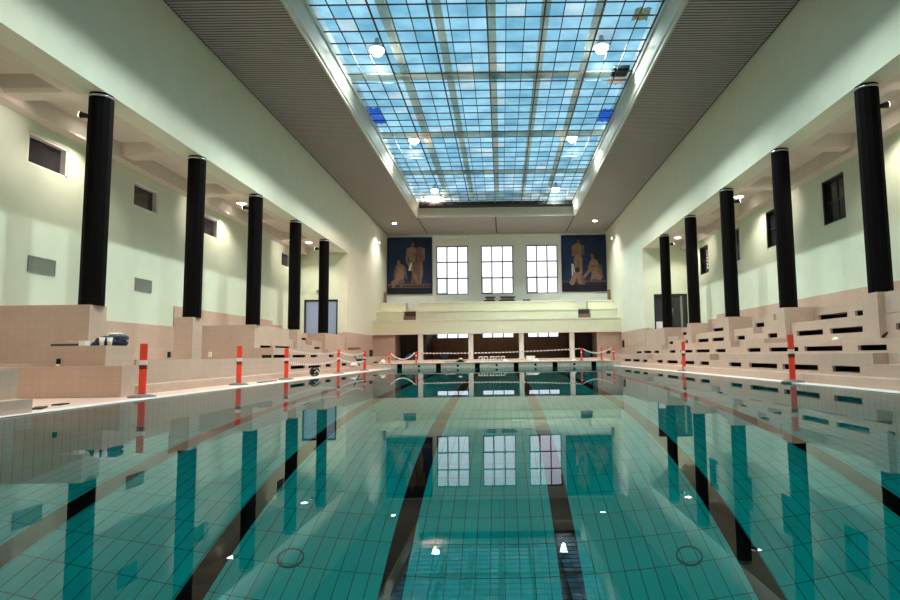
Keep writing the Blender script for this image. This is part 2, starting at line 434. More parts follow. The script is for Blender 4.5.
for k in range(1, 18):
    w = .026 if k % 3 == 0 else .013
    x = SKX0+PW*k; b.box(x-w, x+w, SKY0, SKY1, SKZ-.05, SKZ-.002, 'blackmetal')
for k in range(1, 51):
    y = SKY0+PL*k; b.box(SKX0, SKX1, y-.014, y+.014, SKZ-.04, SKZ-.004, 'blackmetal')
rel(b.build('muntin', sk))
for k in range(-2, 3):
    x = CX-.02+1.783*k+.16; b = MB(); b.box(x-.13, x+.13, FY0, FY1-.2, 11.95, 12.2, 'beam'); rel(b.build('roof_beam', sk))
for k, y in enumerate((10.2, 16.5, 22.8, 29.1, 35.4)):
    b = MB(); b.box(SKX0-.2, SKX1+.2, y-.22, y+.22, 11.82, 11.95, 'beam'); rel(b.build('cross_beam', sk))
b = MB()
for q in ((SKX0-.5, SKX0-.3, FY0, FY1), (SKX1+.3, SKX1+.5, FY0, FY1), (SKX0-.3, SKX1+.3, FY1-.1, FY1+.1), (SKX0-.3, SKX1+.3, FY0-.2, FY0)):
    b.box(*q, ZC+.4, 12.3, 'white')
rel(b.build('upstand', sk))
# tarpaulins and a board lying on the roof glass
def sheet(name, lab, cat, x0, x1, y0, y1, mat):
    b = MB(); n = 6
    z = lambda i, j: SKZ+.03+.05*((i*7+j*5) % 3)/2
    P = [[(x0+(x1-x0)*i/n, y0+(y1-y0)*j/n, z(i, j)) for j in range(n+1)] for i in range(n+1)]
    for i in range(n):
        for j in range(n):
            q = [P[i][j], P[i+1][j], P[i+1][j+1], P[i][j+1]]
            b.face(q, mat, True)
    o = b.build(name); s_ = o.modifiers.new('thick', 'SOLIDIFY'); s_.thickness = .006
    tag(o, lab, cat); return o
M['tarp'] = frosted('blue tarpaulin', (.32, .50, 1.), .8)
M['tarp2'] = frosted('pinkish sheet', (1., .78, .70), .6)
M['tarp3'] = frosted('tan sheet', (.80, .66, .48), .8)
sheet('tarpaulin', 'small blue tarpaulin on the roof glass at its left edge', 'tarpaulin', SKX0+.03, SKX0+.55, 24.6, 26.3, 'tarp')
sheet('tarpaulin', 'small blue tarpaulin on the roof glass at its right edge', 'tarpaulin', SKX1-.55, SKX1-.03, 25.0, 26.4, 'tarp')
sheet('cover_sheet', 'pale pink sheet covering panes at the far left skylight corner', 'sheet', SKX0+.3, SKX0+1.9, 38.6, 40.3, 'tarp2')
sheet('cover_sheet', 'pale pink sheet on right edge of skylight by the dark patch', 'sheet', SKX1-.75, SKX1-.1, 21.9, 22.6, 'tarp2')
sheet('cover_sheet', 'tan sheet over one pane near the right edge of skylight', 'sheet', SKX1-.75, SKX1-.25, 17.4, 18.1, 'tarp3')
b = MB(); b.box(SKX1-.72, SKX1-.12, 21.2, 21.9, SKZ+.02, SKZ+.14, 'blackmetal'); b.box(SKX1-.45, SKX1-.35, 21.3, 21.8, SKZ+.14, SKZ+.2, 'grey')
tag(b.build('equipment_box', bevel=.01), 'dark box on the roof glass at the right edge of skylight', 'box')

# lamps in the roof space over the glass
ly = [2.9, 11.85, 20.98, 30.2, 39.7]
hb = None
for s, X in ((0, -4.46), (1, 3.82)):
    for k, y in enumerate(ly):
        lab = f"bright round lamp over the skylight glass, {'left' if s == 0 else 'right'} row, {['fifth', 'fourth', 'third', 'second', 'first'][k]} from the far end"
        if hb is None:
            hb = thing('high_bay_lamp', lab, 'lamp', (X, y, 12.05), 'lamps above the skylight')
            h = MB(); h.lathe([(.03, .42), (.08, .40), (.10, .2), (.29, .02), (.30, 0), (.27, -.02), (.05, -.02)], 'steel'); h.build('housing', hb)
            e = MB(); e.lathe([(0, -.27), (.12, -.25), (.21, -.18), (.26, -.08), (.27, -.03)], 'bulb'); e.build('lens', hb)
        else: copy_thing(hb, (X, y, 12.05), lab)
        lamp('roof_lamp_light', 'SPOT', (X, y, 11.73), (3800, 7200, 7700, 7700, 7400)[k], (1, .82, .685), .16, (X, y, 0), 150, 1.0)
        lamp('roof_lamp_glow', 'POINT', (X, y, 11.66), 140, (1, .86, .72), .12)

# downlights in the hall ceiling corner bays
dl = None
for X, lab in ((-7.87, 'lit round downlight in the ceiling corner above the left mural'), (7.02, 'lit round downlight in the ceiling corner above the right mural')):
    if dl is None:
        dl = thing('ceiling_downlight', lab, 'ceiling light', (X, 43.4, ZC), 'hall ceiling downlights')
        h = MB(); h.lathe([(.20, 0), (.23, -.02), (.21, -.035), (.17, -.02), (.16, -.005)], 'white'); h.build('rim', dl)
        e = MB(); e.lathe([(0, -.07), (.1, -.06), (.16, -.012)], 'bulb'); e.build('lens', dl)
    else: copy_thing(dl, (X, 43.4, ZC), lab)
    lamp('downlight_light', 'SPOT', (X, 43.4, ZC-.08), 1150, (1, .94, .88), .10, (X*.98, 44.0, 0), 125, .7)

# downlights of the galleries
gd = None
for s, X in (('left', -11.08), ('right', 10.25)):
    for k, y in enumerate((7.1, 16.0, 25.0, 33.9)):
        lab = f"bright ceiling downlight over the {s} terrace, {['fourth', 'third', 'second', 'first'][k]} from the far glazed door"
        z = ZF+.36
        if gd is None:
            gd = thing('gallery_downlight', lab, 'ceiling light', (X, y, z), 'downlights in the gallery soffits')
            h = MB(); h.lathe([(.21, 0), (.24, -.02), (.22, -.05), (.19, -.03), (.18, -.005)], 'white'); h.build('rim', gd)
            e = MB(); e.lathe([(0, -.09), (.1, -.08), (.19, -.03)], 'bulb_warm'); e.build('lens', gd)
        else: copy_thing(gd, (X, y, z), lab)
        lamp('gallery_light', 'SPOT', (X, y, z-.12), 380, (1, .86, .72), .1, (X, y, 0), 128, .6)

# ------------------------------------------------------------------ pool, deck
b = MB()
b.box(PXL-.4, PXR+.4, PY0-.4, PY1+.4, -PD-.3, -PD, 'pooltile')
b.box(PXL-.4, PXL, PY0-.4, PY1+.4, -PD, -.062, 'pooltile'); b.box(PXR, PXR+.4, PY0-.4, PY1+.4, -PD, -.062, 'pooltile')
b.box(PXL, PXR, PY0-.4, PY0, -PD, -.062, 'pooltile'); b.box(PXL-.0, PXR+.0, PY1, PY1+.4, -PD, -.045, 'pooltile')
LX = [-.25+2.0*(k-2.5) for k in range(6)]
for x in LX: b.box(x-.13, x+.13, PY0+.6, PY1, -PD, -PD+.006, 'lane')
EL = [-5.84+2.21*k for k in range(6)]
for x in LX: b.box(x-.13, x+.13, PY1-.006, PY1, -PD, -.06, 'lane')
struct(b.build('pool_basin'), 'turquoise tiled swimming pool with black lane lines')
b = MB(); b.box(PXL-.02, PXR+.02, PY0-.02, PY1+.02, -PD-.1, .050, 'water'); 
struct(b.build('pool_water'), 'still clear water of the swimming pool')
b = MB()
b.box(FL-2.8, PXL-.28, Y0, 43, -.2, DZ, 'decktile'); b.box(PXR+.28, RR, Y0, 43, -.2, DZ, 'decktile'); b.box(PXL-.28, PXR+.28, Y0, PY0-.28, -.2, DZ, 'decktile')
struct(b.build('floor'), 'pale pink tiled pool deck')
b = MB()
for q in ((PXL-.28, PXL, PY0-.28, PY1), (PXR, PXR+.28, PY0-.28, PY1), (PXL, PXR, PY0-.28, PY0)): b.box(*q, -.06, DZ-.012, 'tile'); b.box(*q, DZ-.012, DZ+.004, 'coping')
struct(b.build('trim_2', bevel=.008), 'white coping along the pool edge')
# round drains in the pool floor
dr = None
for lab, x, y in (('round drain cover on pool floor left of the middle lanes', -2.47, 7.1), ('round drain cover on pool floor right of the middle lanes', 2.13, 7.1)):
    if dr is None:
        dr = thing('floor_drain', lab, 'drain', (x, y, -PD), 'pool floor drains')
        q = MB(); q.lathe([(.13, 0), (.13, .012), (.10, .016)], 'pooltile'); q.build('cover', dr)
        q = MB(); q.lathe([(.15, 0), (.15, .02), (.133, .02), (.133, .0)], 'drainrim'); q.build('rim', dr)
    else: copy_thing(dr, (x, y, -PD), lab)

# raised pool head with starting lanes
EX0, EX1 = -7.5, 6.72
b = MB()
b.box(EX0, EX1, PY1, PY1+.35, -.04, EZ, 'endtile'); b.box(EX0, EX1, PY1+.35, 39.5, -.1, EZ, 'decktile'); b.box(FL, FR, 39.5, YB, -.1, .47, 'decktile')
b.box(EX0-.02, EX1+.02, PY1-.03, PY1+.25, EZ-.03, EZ+.004, 'decktile')
for x in EL: b.box(x-.14, x+.14, PY1-.008, PY1+.01, -.02, EZ-.05, 'lane')
for k in range(5): b.box(EL[k]+1.1-.06, EL[k]+1.1+.06, PY1-.01, PY1+.01, .12, .24, 'lane')
struct(b.build('floor_pool_head'), 'raised tiled pool head with black lane marks')

# ------------------------------------------------------------------ terraces (x measured from the hall's centre line, mirrored)
T0X, T1X, T2X, T3X, T4X = 7.06, 7.48, 8.23, 9.03, 9.75
RX = 11.62
Z0, Z1, Z2, Z3, Z4 = .24, .70, 1.145, 1.59, 2.04
def tier(b, sgn, xf, xb, z0, z1, ya, yb, slots=(), sz=None, notches=(), nd=.3):
    """one step: solid, with slots in its face, their shade painted black, and cut-out half steps for stairs"""
    P = lambda x: CX+sgn*x
    cuts = sorted({ya, yb}|{min(max(q, ya), yb) for s in slots for q in s}|{min(max(q, ya), yb) for s in notches for q in s})
    zm = z1-.222
    for a, c in zip(cuts[:-1], cuts[1:]):
        if c-a < 1e-4: continue
        m = (a+c)/2
        sl = any(s[0] < m < s[1] for s in slots); no = any(s[0] < m < s[1] for s in notches)
        if no: b.box(P(xf), P(xb), a, c, z0, zm, 'tile'); b.box(P(xf+nd), P(xb), a, c, zm, z1, 'tile')
        elif sl:
            b.box(P(xf), P(xb), a, c, z0, sz[0], 'tile'); b.box(P(xf), P(xb), a, c, sz[1], z1, 'tile')
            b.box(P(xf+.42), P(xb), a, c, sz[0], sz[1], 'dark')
            for q in (a, c): b.box(P(xf+.07), P(xf+.43), q-.012, q+.012, sz[0]+.001, sz[1]-.001, 'dark')  # black backs and liners put the shade into the slots
        else: b.box(P(xf), P(xb), a, c, z0, z1, 'tile')
def yslots(px, X, c=503.4, f=594.):
    """slot ends given along the wall as sight-line cotangents"""
    return [tuple(sorted((X*f/abs(u-c), X*f/abs(v-c)))) for u, v in px]
AI = [(10.4, 11.5), (19.5, 20.55), (28.3, 29.4)]
TE = 35.3
# right side
t1 = yslots([(625,631.6),(633.3,640),(643,647.7),(657.3,663),(667,678),(681,694.4),(700,709),(729,741),(749,776.7),(782,817.3),(831.6,859)], 7.15)
t2 = yslots([(635.7,642.4),(644.4,652),(654.7,659.7),(670.2,676),(680.7,693),(696.2,710.2),(716,726),(748,761),(769.7,798.9),(805,843),(858.4,887.3)], 7.9)
t3 = yslots([(670,674),(685.6,689),(698.7,709.7),(713,725.5),(738,746),(769,779),(798.4,824.4),(831.6,864.5),(898,925)], 8.7)
t4 = yslots([(683.7,688),(714.5,725),(757,766),(821,850),(857.6,865.8)], 9.42)
b = MB()
tier(b, 1, T0X, T1X+.05, -.1, Z0, Y0, 42)
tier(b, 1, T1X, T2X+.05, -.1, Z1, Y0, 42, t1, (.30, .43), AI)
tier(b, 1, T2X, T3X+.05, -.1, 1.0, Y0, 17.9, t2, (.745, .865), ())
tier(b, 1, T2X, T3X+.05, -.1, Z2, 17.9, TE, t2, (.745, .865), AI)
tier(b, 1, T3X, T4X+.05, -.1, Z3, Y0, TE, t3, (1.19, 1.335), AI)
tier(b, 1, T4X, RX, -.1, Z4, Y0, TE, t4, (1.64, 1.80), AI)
P = lambda x: CX+x
for y in COLY[:4]: b.box(P(8.87), P(9.8), y-.28, y+.28, .9, 2.07, 'tile')
b.box(P(8.87), P(T4X), 31.2, TE, Z2-.05, 2.07, 'tile')
b.box(P(9.02), P(T4X), 9, 13.40, Z3, 2.06, 'tile')
struct(b.build('terrace_right'), 'beige tiled seating terrace with dark slots along the right side')
# left side
s1 = yslots([(293.4,308),(311,323.4),(328,333.5),(344,349)], 7.81)
s2 = yslots([(276,292),(295,308.6),(313,319.7),(331,336)], 8.56)
s3 = yslots([(261,274),(277.4,292.3),(300.4,304.2),(316.4,322.4)], 9.36)
s4 = yslots([(302,308.6)], 10.08)
b = MB()
tier(b, -1, T0X, T1X+.05, -.1, Z0, 12.2, 42)
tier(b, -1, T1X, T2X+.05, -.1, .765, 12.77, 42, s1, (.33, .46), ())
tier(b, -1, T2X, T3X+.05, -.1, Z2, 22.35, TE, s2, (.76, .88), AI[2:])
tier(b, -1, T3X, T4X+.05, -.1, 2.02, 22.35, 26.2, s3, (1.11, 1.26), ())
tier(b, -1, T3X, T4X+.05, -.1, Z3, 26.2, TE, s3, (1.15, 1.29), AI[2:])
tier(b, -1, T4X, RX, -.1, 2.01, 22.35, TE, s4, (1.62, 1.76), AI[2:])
P = lambda x: CX-x
b.box(P(8.97), P(RX), 13.40, 13.98, -.1, 2.02, 'tile')                       # wall block under the nearest column
b.box(P(8.95), P(9.5), COLY[1]-.3, COLY[1]+.28, -.1, 2.02, 'tile')
b.box(P(8.95), P(9.8), COLY[2]-.28, COLY[2]+.28, -.1, 2.02, 'tile')
b.box(P(8.87), P(9.8), COLY[3]-.28, COLY[3]+.28, Z2-.05, 2.02, 'tile')
b.box(P(8.87), P(T4X), 31.0, 34.9, Z2-.05, 2.02, 'tile')
# stepped blocks beside the stair
b.box(-7.18, -RX, 11.3, 11.72, -.1, .65, 'tile'); b.box(-7.75, -RX, 11.72, 13.40, -.1, .65, 'tile')
b.box(-7.72, -9.12, 11.64, 12.55, .65, 1.05, 'tile'); b.box(-9.12, -RX, 11.9, 13.40, .65, .7, 'tile')
# seating near the camera
b.box(-6.42, -RX, Y0, 8.22, -.1, .25, 'tile'); b.box(-6.65, -RX, Y0, 8.24, .25, .66, 'tile')
struct(b.build('terrace_left'), 'beige tiled seating terrace with blocks along the left side')

# ------------------------------------------------------------------ columns
cl = None
ordn = ['nearest', 'second', 'middle', 'fourth', 'farthest']
extra = [['on the tall tiled wall block behind the blue jackets', 'on a slim free tiled pedestal', 'at the corner of the high tiled terrace wall', 'at the far end of the slotted high wall', 'in front of the pale glazed door'],
         ['at the right picture edge, with a lit spotlight', 'beside the nearer right red post', 'rising from the terrace stair', 'with the dark glazed door to its left', 'in front of the dark glazed door']]
for s, X in enumerate((CLX, CRX)):
    for k, y in enumerate(COLY):
        lab = f"{ordn[k]} black column on {'left' if s == 0 else 'right'} terrace, {extra[s][k]}"
        z = 2.02 if s == 0 else 2.07
        if cl is None:
            cl = thing('black_column', lab, 'column', (X, y, z), 'black columns along the terraces')
            h = ZF-2.02
            q = MB(); q.lathe([(.262, 0), (.262, h-.10)], 'black', n=12, smooth=False, phase=math.pi/12); q.build('shaft', cl)
            q = MB(); q.lathe([(.262, h-.10), (.272, h-.10), (.275, h-.06), (.262, h-.05)], 'steel', n=24); q.build('collar', cl)
            q = MB(); q.lathe([(.262, h-.06), (.25, h-.04), (.25, h-.005)], 'black', n=24); q.build('neck', cl)
        else:
            c = copy_thing(cl, (X, y, z), lab)
            if s == 1: c.scale = (1, 1, (ZF-2.07)/(ZF-2.02))
# spotlights clamped to columns, washing the rear wall
sp = None
for s, X in (('left', CLX), ('right', CRX)):
    for k in (0, 2, 4):
        y = COLY[k]; sg = -1 if s == 'left' else 1
        x = X+sg*.30
        lab = f"small spotlight clamped high on the {ordn[k]} black column of the {s} terrace"
        if sp is None:
            sp = thing('column_spotlight', lab, 'spotlight', (x, y, 6.55), 'spotlights clamped to the columns', rotz=math.pi)
            q = MB(); q.box(-.06, 0, -.02, .02, -.02, .02, 'blackmetal'); q.build('bracket', sp)
            q = MB(); q.tube([(0, 0, 0), (.1, 0, .02), (.18, 0, .035)], [.05, .065, .085], 'blackmetal', 14); q.build('head', sp)
            q = MB(); q.tube([(.178, 0, .035), (.19, 0, .037)], .078, 'bulb_warm', 14); q.build('lens', sp)
        else: copy_thing(sp, (x, y, 6.55), lab, math.pi if sg < 0 else 0)
        lamp('spot_light', 'SPOT', (x+sg*.26, y, 6.58), 110, (1, .84, .76), .06, (x+sg*2.4, y+.1, 6.2), 70, 1.0)

# ------------------------------------------------------------------ rear wall windows and grilles
def side_window(side, k, w, lab, n):
    X = RL if side == 'left' else RR; sg = -1 if side == 'left' else 1
    y0, y1, z0, z1 = w
    root = thing(f'window_{n}', lab, 'window', (X, (y0+y1)/2, z0)); root['kind'] = 'structure'
    h = z1-z0; l = (y1-y0)/2; f = MB()
    m = 'white' if side == 'left' else 'blackmetal'
    for q in ((-l, -l+.06, 0, h), (l-.06, l, 0, h), (-l, l, 0, .05), (-l, l, h-.06, h)): f.box(sg*.02, sg*.22, q[0], q[1], q[2], q[3], m)
    f.build('window_frame', root)
    g = MB(); g.box(sg*.17, sg*.19, -l+.06, l-.06, .05, h-.06, 'darkglass'); p = g.build('pane', root)
    if side == 'right':
        f = MB(); f.box(sg*.14, sg*.17, -.03, .03, .05, h-.06, 'blackmetal'); f.box(sg*.14, sg*.17, -l+.05, l-.05, h*.5-.02, h*.5+.02, 'blackmetal'); f.build('glazing_bar', root)
        if k in (1, 3):
            f = MB()
            for i in range(6): f.box(sg*.13, sg*.15, -.2, -.06, .28+.18*i, .40+.18*i, 'paper')  # white squares paint a gridded window's reflection onto the pane
            f.build('painted_reflection', root)
n = 7
for side, W in (('left', LW), ('right', RW)):
    vis = W[3:] if side == 'left' else W[4:]
    for k, w in enumerate(vis):
        ords = ['nearest', 'second', 'third', 'fourth', 'fifth'] if side == 'left' else ['nearest', 'second', 'third', 'farthest']
        side_window(side, k, w, f"dark {'wide' if side == 'left' else 'tall'} window high on {side} rear wall, {ords[k]} to the camera", n); n += 1
b = MB()
for side, W in (('left', LW[:3]), ('right', RW[:4])):
    X = RL if side == 'left' else RR; sg = -1 if side == 'left' else 1
    for w in W: b.box(X+sg*.15, X+sg*.2, w[0], w[1], w[2], w[3], 'darkglass')
struct(b.build('window_20'))
vg = None
for lab, y in (('grey ventilation grille on left rear wall, left of the nearest column', 15.4), ('grey ventilation grille on left rear wall, between the nearest two columns', 19.8)):
    if vg is None:
        vg = thing('vent_grille', lab, 'vent', (RL, y, 3.24), 'grilles on the left rear wall')
        q = MB(); q.box(-.01, .03, -.46, .46, -.21, -.18, 'vent'); q.box(-.01, .03, -.46, .46, .18, .21, 'vent'); q.box(-.01, .03, -.46, -.43, -.18, .18, 'vent'); q.box(-.01, .03, .43, .46, -.18, .18, 'vent'); q.build('frame', vg)
        q = MB()
        for i in range(9): q.box(0, .018, -.43, .43, -.175+i*.04, -.148+i*.04, 'vent')
        q.box(-.005, .003, -.43, .43, -.18, .18, 'vent'); q.build('louvre', vg)
    else: copy_thing(vg, (RL, y, 3.24), lab)

# ------------------------------------------------------------------ glazed doors at the gallery ends
def gdoor(n, d, lab, dark):
    x0, x1, z0, z1 = d; w = (x1-x0)/2; h = z1-z0
    root = thing(f'door_{n}', lab, 'door', ((x0+x1)/2, YN+.1, z0)); root['kind'] = 'structure'
    f = MB(); fr = .09
    for q in ((-w, -w+fr, 0, h), (w-fr, w, 0, h), (-w, w, h-.12, h), (-w, w, 0, .08)): f.box(q[0], q[1], -.06, .06, q[2], q[3], 'blackmetal')
    f.box(-.05, .05, -.05, .05, .08, h-.12, 'blackmetal'); f.build('door_frame', root)
    for sgn in (-1, 1):
        g = MB(); a, c = (-w+fr, -.05) if sgn < 0 else (.05, w-fr)
        g.box(a, c, -.012, .012, .08, h-.12, 'darkglass' if dark else 'frost'); lf = g.build('door_leaf', root)
        g = MB(); g.tube([(sgn*.12, -.05, h*.42), (sgn*.12, -.05, h*.62)], .015, 'steel'); g.build('door_handle', lf)
    if dark:
        g = MB(); g.box(-w+fr, -w+.62, -.016, -.012, .08, .62, 'frostw'); g.build('panel', root)  # plain white panel over the lower left of the dark glass
        g = MB(); g.box(w-.42, w-.30, -.02, -.012, .08, h-.12, 'vent'); g.build('edge_strip', root)
M['frostw'] = plain('white notice sheet', (.82, .82, .88), .5)
gdoor(1, DL, 'pale frosted glazed double door at far end of left gallery', False)
gdoor(2, DR, 'dark glazed double door at far end of right gallery', True)
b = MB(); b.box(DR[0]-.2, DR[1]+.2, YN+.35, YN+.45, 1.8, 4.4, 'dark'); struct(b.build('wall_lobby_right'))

# ------------------------------------------------------------------ balcony and the room under it
b = MB()
b.box(FL, FR, 42.6, 42.85, 2.38, 3.33, 'cream')                     # front parapet
b.box(FL, FR, 42.85, YB, 2.60, 2.95, 'cream')                       # slab
b.box(FL, FR, 42.6, 42.85, 2.30, 2.385, 'warmwhite')
for x0, x1 in ((FL, -7.27), (-6.33, 5.66), (6.58, FR)):
    b.box(x0, x1, 43.8, 45.0, 2.95, 4.06, 'cream'); b.box(x0, x1, 45.0, 46.2, 2.95, 4.81, 'cream')
for x0, x1 in ((FL, -7.27), (-6.33, 5.66), (6.58, FR)):
    for y, z in ((43.8, 4.06), (45.0, 4.81)): b.box(x0, x1, y-.05, y+.3, z-.06, z+.01, 'coping')  # white strips here and on the parapet paint in light-catching top edges
b.box(FL, FR, 42.56, 42.9, 3.27, 3.34, 'coping')
struct(b.build('balcony'), 'cream stepped spectator balcony in front of the end wall')
b = MB()
for x0, x1 in ((-7.27, -6.33), (5.66, 6.58)):
    for k in range(3): b.box(x0, x1, 43.6+.42*k, 46.2, 2.95+.38*k, 3.33+.38*k, 'darkbrown' if k % 2 == 0 else 'brown')
    b.box(x0, x1, 45.6, 46.2, 2.95, 4.3, 'plaster')
struct(b.build('stair'), 'brown stair flights between the balcony benches')
b = MB()
for x0, x1 in ((FL, -7.72), (6.87, FR)): b.box(x0, x1, 43.0, 45.6, -.1, 2.6, 'tile')
for x0, x1 in ((FL, -7.72), (6.87, FR)): b.box(x0, x1, 45.6, YB, -.1, 2.6, 'darkbrown')
struct(b.build('wall_under_balcony'), 'tiled wall piers under the balcony ends')
b = MB()
for x0, x1 in ((-7.72, -5.65), (5.2, 6.87)): b.box(x0, x1, 45.5, 45.6, EZ, 2.6, 'darkbrown')
b.box(-5.65, -5.55, 43.4, YB, EZ, 2.6, 'darkbrown'); b.box(5.2, 5.3, 43.4, YB, EZ, 2.6, 'darkbrown')
struct(b.build('partition'), 'dark brown lobby partitions under the balcony')
wc = None
for k, x in enumerate((-5.86, -2.24, 1.40, 5.04)):
    lab = f"white square pillar under the balcony, {['far left', 'second from left', 'third from left', 'far right'][k]} of four"
    if wc is None:
        wc = thing('white_pillar', lab, 'pillar', (x, 42.95, .47), 'white pillars under the balcony')
        q = MB(); q.box(-.17, .17, -.17, .17, 0, 1.84, 'warmwhite'); q.build('shaft', wc, bevel=.02)
        q = MB(); q.box(-.19, .19, -.19, .19, 0, .10, 'warmwhite'); q.build('base', wc)
    else: copy_thing(wc, (x, 42.95, .47), lab)
# shelves of small fittings on balcony ends
for lab, x, s in (('narrow brown upright board by left wall beside the left mural', FL+.12, 1), ('narrow brown upright board by right wall beside the right mural', FR-.12, 1)):
    b = MB(); b.box(x-.05, x+.05, 46.3, 46.9, 4.81-.2, 5.75, 'brown'); b.box(x-.07, x+.07, 46.25, 46.95, 5.72, 5.79, 'wood')
    tag(b.build('upright_board', bevel=.01), lab, 'board')
# ------------------------------------------------------------------ murals
def capsule(b, y, p, q, r0, r1, mat, n=10):
    (x0, z0), (x1, z1) = p, q
    a = math.atan2(z1-z0, x1-x0); pts = []
    for k in range(n+1): t = a+math.pi/2+math.pi*k/n; pts.append((x0+r0*math.cos(t), y, z0+r0*math.sin(t)))
    for k in range(n+1): t = a-math.pi/2+math.pi*k/n; pts.append((x1+r1*math.cos(t), y, z1+r1*math.sin(t)))
    b.face(pts, mat)
def mural(lab, x0, x1, z0, z1, bands, shapes):
    root = thing('mural', lab, 'mural', ((x0+x1)/2, YB-.01, z0), 'murals on the end wall')
    w, h = x1-x0, z1-z0; b = MB(); b.box(-w/2, w/2, -.05, 0, 0, h, 'mural_blue')
    y = -.052
    for u0, u1, v0, v1, m in bands:
        b.face([(-w/2+w*u0, y, h*(1-v1)), (-w/2+w*u1, y, h*(1-v1)), (-w/2+w*u1, y, h*(1-v0)), (-w/2+w*u0, y, h*(1-v0))], m); y -= .003
    for (u0, v0), (u1, v1), r0, r1, m in shapes:
        capsule(b, y, (-w/2+w*u0, h*(1-v0)), (-w/2+w*u1, h*(1-v1)), r0*w, r1*w, m); y -= .003
    b.build('painting', root)
    f = MB(); e = .03
    for q in ((-w/2, -w/2+e, 0, h), (w/2-e, w/2, 0, h), (-w/2, w/2, 0, e), (-w/2, w/2, h-e, h)): f.box(q[0], q[1], y-.005, -.05, q[2], q[3], 'mural_navy')
    f.build('border', root)
Lsh = [
 # two standing figures, plain silhouettes
 ((.57,.08),(.57,.135),.052,.042,'hair'), ((.57,.11),(.57,.15),.036,.028,'skin2'), ((.55,.235),(.56,.43),.095,.070,'skin'), ((.46,.21),(.43,.40),.030,.022,'skin'), ((.43,.40),(.50,.52),.022,.02,'skin'),
 ((.55,.48),(.52,.65),.055,.04,'skin'), ((.52,.65),(.53,.78),.04,.025,'skin2'), ((.62,.48),(.63,.66),.055,.04,'skin2'), ((.63,.66),(.63,.80),.04,.025,'skin2'),
 ((.73,.085),(.73,.14),.05,.042,'hair'), ((.73,.235),(.73,.43),.085,.068,'skin2'), ((.81,.21),(.82,.40),.03,.022,'skin'), ((.74,.48),(.76,.64),.055,.042,'skin'), ((.76,.64),(.74,.80),.042,.025,'skin'), ((.69,.48),(.69,.80),.045,.025,'skin2'),
 # white cloth and a small child figure
 ((.53,.47),(.50,.58),.022,.025,'mural_white'), ((.55,.46),(.53,.52),.012,.02,'mural_white'), ((.51,.62),(.52,.76),.04,.03,'mural_navy'), ((.60,.62),(.56,.80),.035,.03,'skin2'), ((.62,.68),(.67,.80),.03,.022,'skin'),
 # seated figure
 ((.27,.40),(.30,.46),.06,.05,'hair'), ((.255,.43),(.26,.47),.035,.03,'skin'), ((.29,.55),(.28,.72),.105,.095,'skin'), ((.20,.56),(.17,.74),.03,.022,'skin2'), ((.39,.55),(.43,.72),.03,.02,'skin2'), ((.24,.78),(.14,.80),.06,.05,'skin'), ((.33,.78),(.30,.80),.06,.05,'skin2'), ((.14,.80),(.15,.87),.045,.03,'skin'), ((.31,.80),(.31,.87),.045,.03,'skin2'),
]
Lb = [(0, 1, .82, .86, 'skin2'), (0, 1, .85, .885, 'hair'), (0, 1, .885, 1, 'mural_navy'), (0, 1, .875, .89, 'skin2')]
mural('dark blue mural of two standing and one seated figure, left of windows', FL+.02, -5.60, 5.76, 10.38, Lb, Lsh)
Rsh = [
 ((.385,.08),(.385,.14),.055,.045,'hair'), ((.385,.11),(.385,.15),.036,.028,'skin2'), ((.36,.22),(.37,.38),.10,.075,'skin'), ((.26,.20),(.25,.36),.03,.022,'skin'), ((.48,.20),(.49,.34),.03,.022,'skin2'), ((.33,.42),(.34,.60),.06,.045,'skin'), ((.41,.42),(.42,.66),.055,.04,'skin'), ((.36,.46),(.36,.58),.018,.014,'skin2'),
 ((.235,.52),(.235,.73),.02,.016,'mural_white'), ((.25,.52),(.29,.70),.012,.014,'mural_white'), ((.345,.615),(.345,.62),.055,.055,'hair'),
 ((.72,.33),(.80,.42),.065,.05,'hair'), ((.685,.36),(.70,.42),.035,.03,'skin'), ((.72,.50),(.78,.72),.10,.10,'skin'), ((.66,.50),(.62,.58),.04,.03,'skin'), ((.84,.56),(.88,.74),.05,.04,'skin2'), ((.74,.55),(.60,.56),.03,.025,'skin2'), ((.80,.76),(.65,.60),.055,.045,'skin2'), ((.65,.60),(.50,.74),.04,.03,'skin'), ((.84,.76),(.72,.66),.05,.045,'skin'), ((.72,.66),(.66,.79),.04,.03,'skin'),
 ((.30,.70),(.22,.84),.055,.06,'skin'), ((.38,.70),(.40,.84),.055,.05,'skin'), ((.46,.74),(.48,.86),.04,.035,'skin2'),
]
Rb = [(0, 1, .81, .835, 'skin2'), (0, 1, .83, .865, 'hair'), (0, 1, .86, 1, 'mural_navy')]
mural('dark blue mural of one standing and one seated figure, right of windows', 4.95, FR-.02, 5.77, 10.40, Rb, Rsh)
# little wall lamps near the hall corners
for lab, x, y, z, sg in (('small wall lamp on left wall beside the left mural', FL, 43.6, 9.15, 1), ('small wall lamp on right wall beside the right mural', FR, 43.9, 9.35, -1)):
    r = thing('wall_lamp', lab, 'wall lamp', (x, y, z), 'small wall lamps near the end wall')
    q = MB(); q.box(0, sg*.18, -.03, .03, -.02, .02, 'steel'); q.build('bracket', r)
    q = MB(); q.lathe([(.05, -.16), (.09, -.1), (.09, .06), (.05, .1)], 'white', c=(sg*.22, 0, 0)); q.build('shade', r)

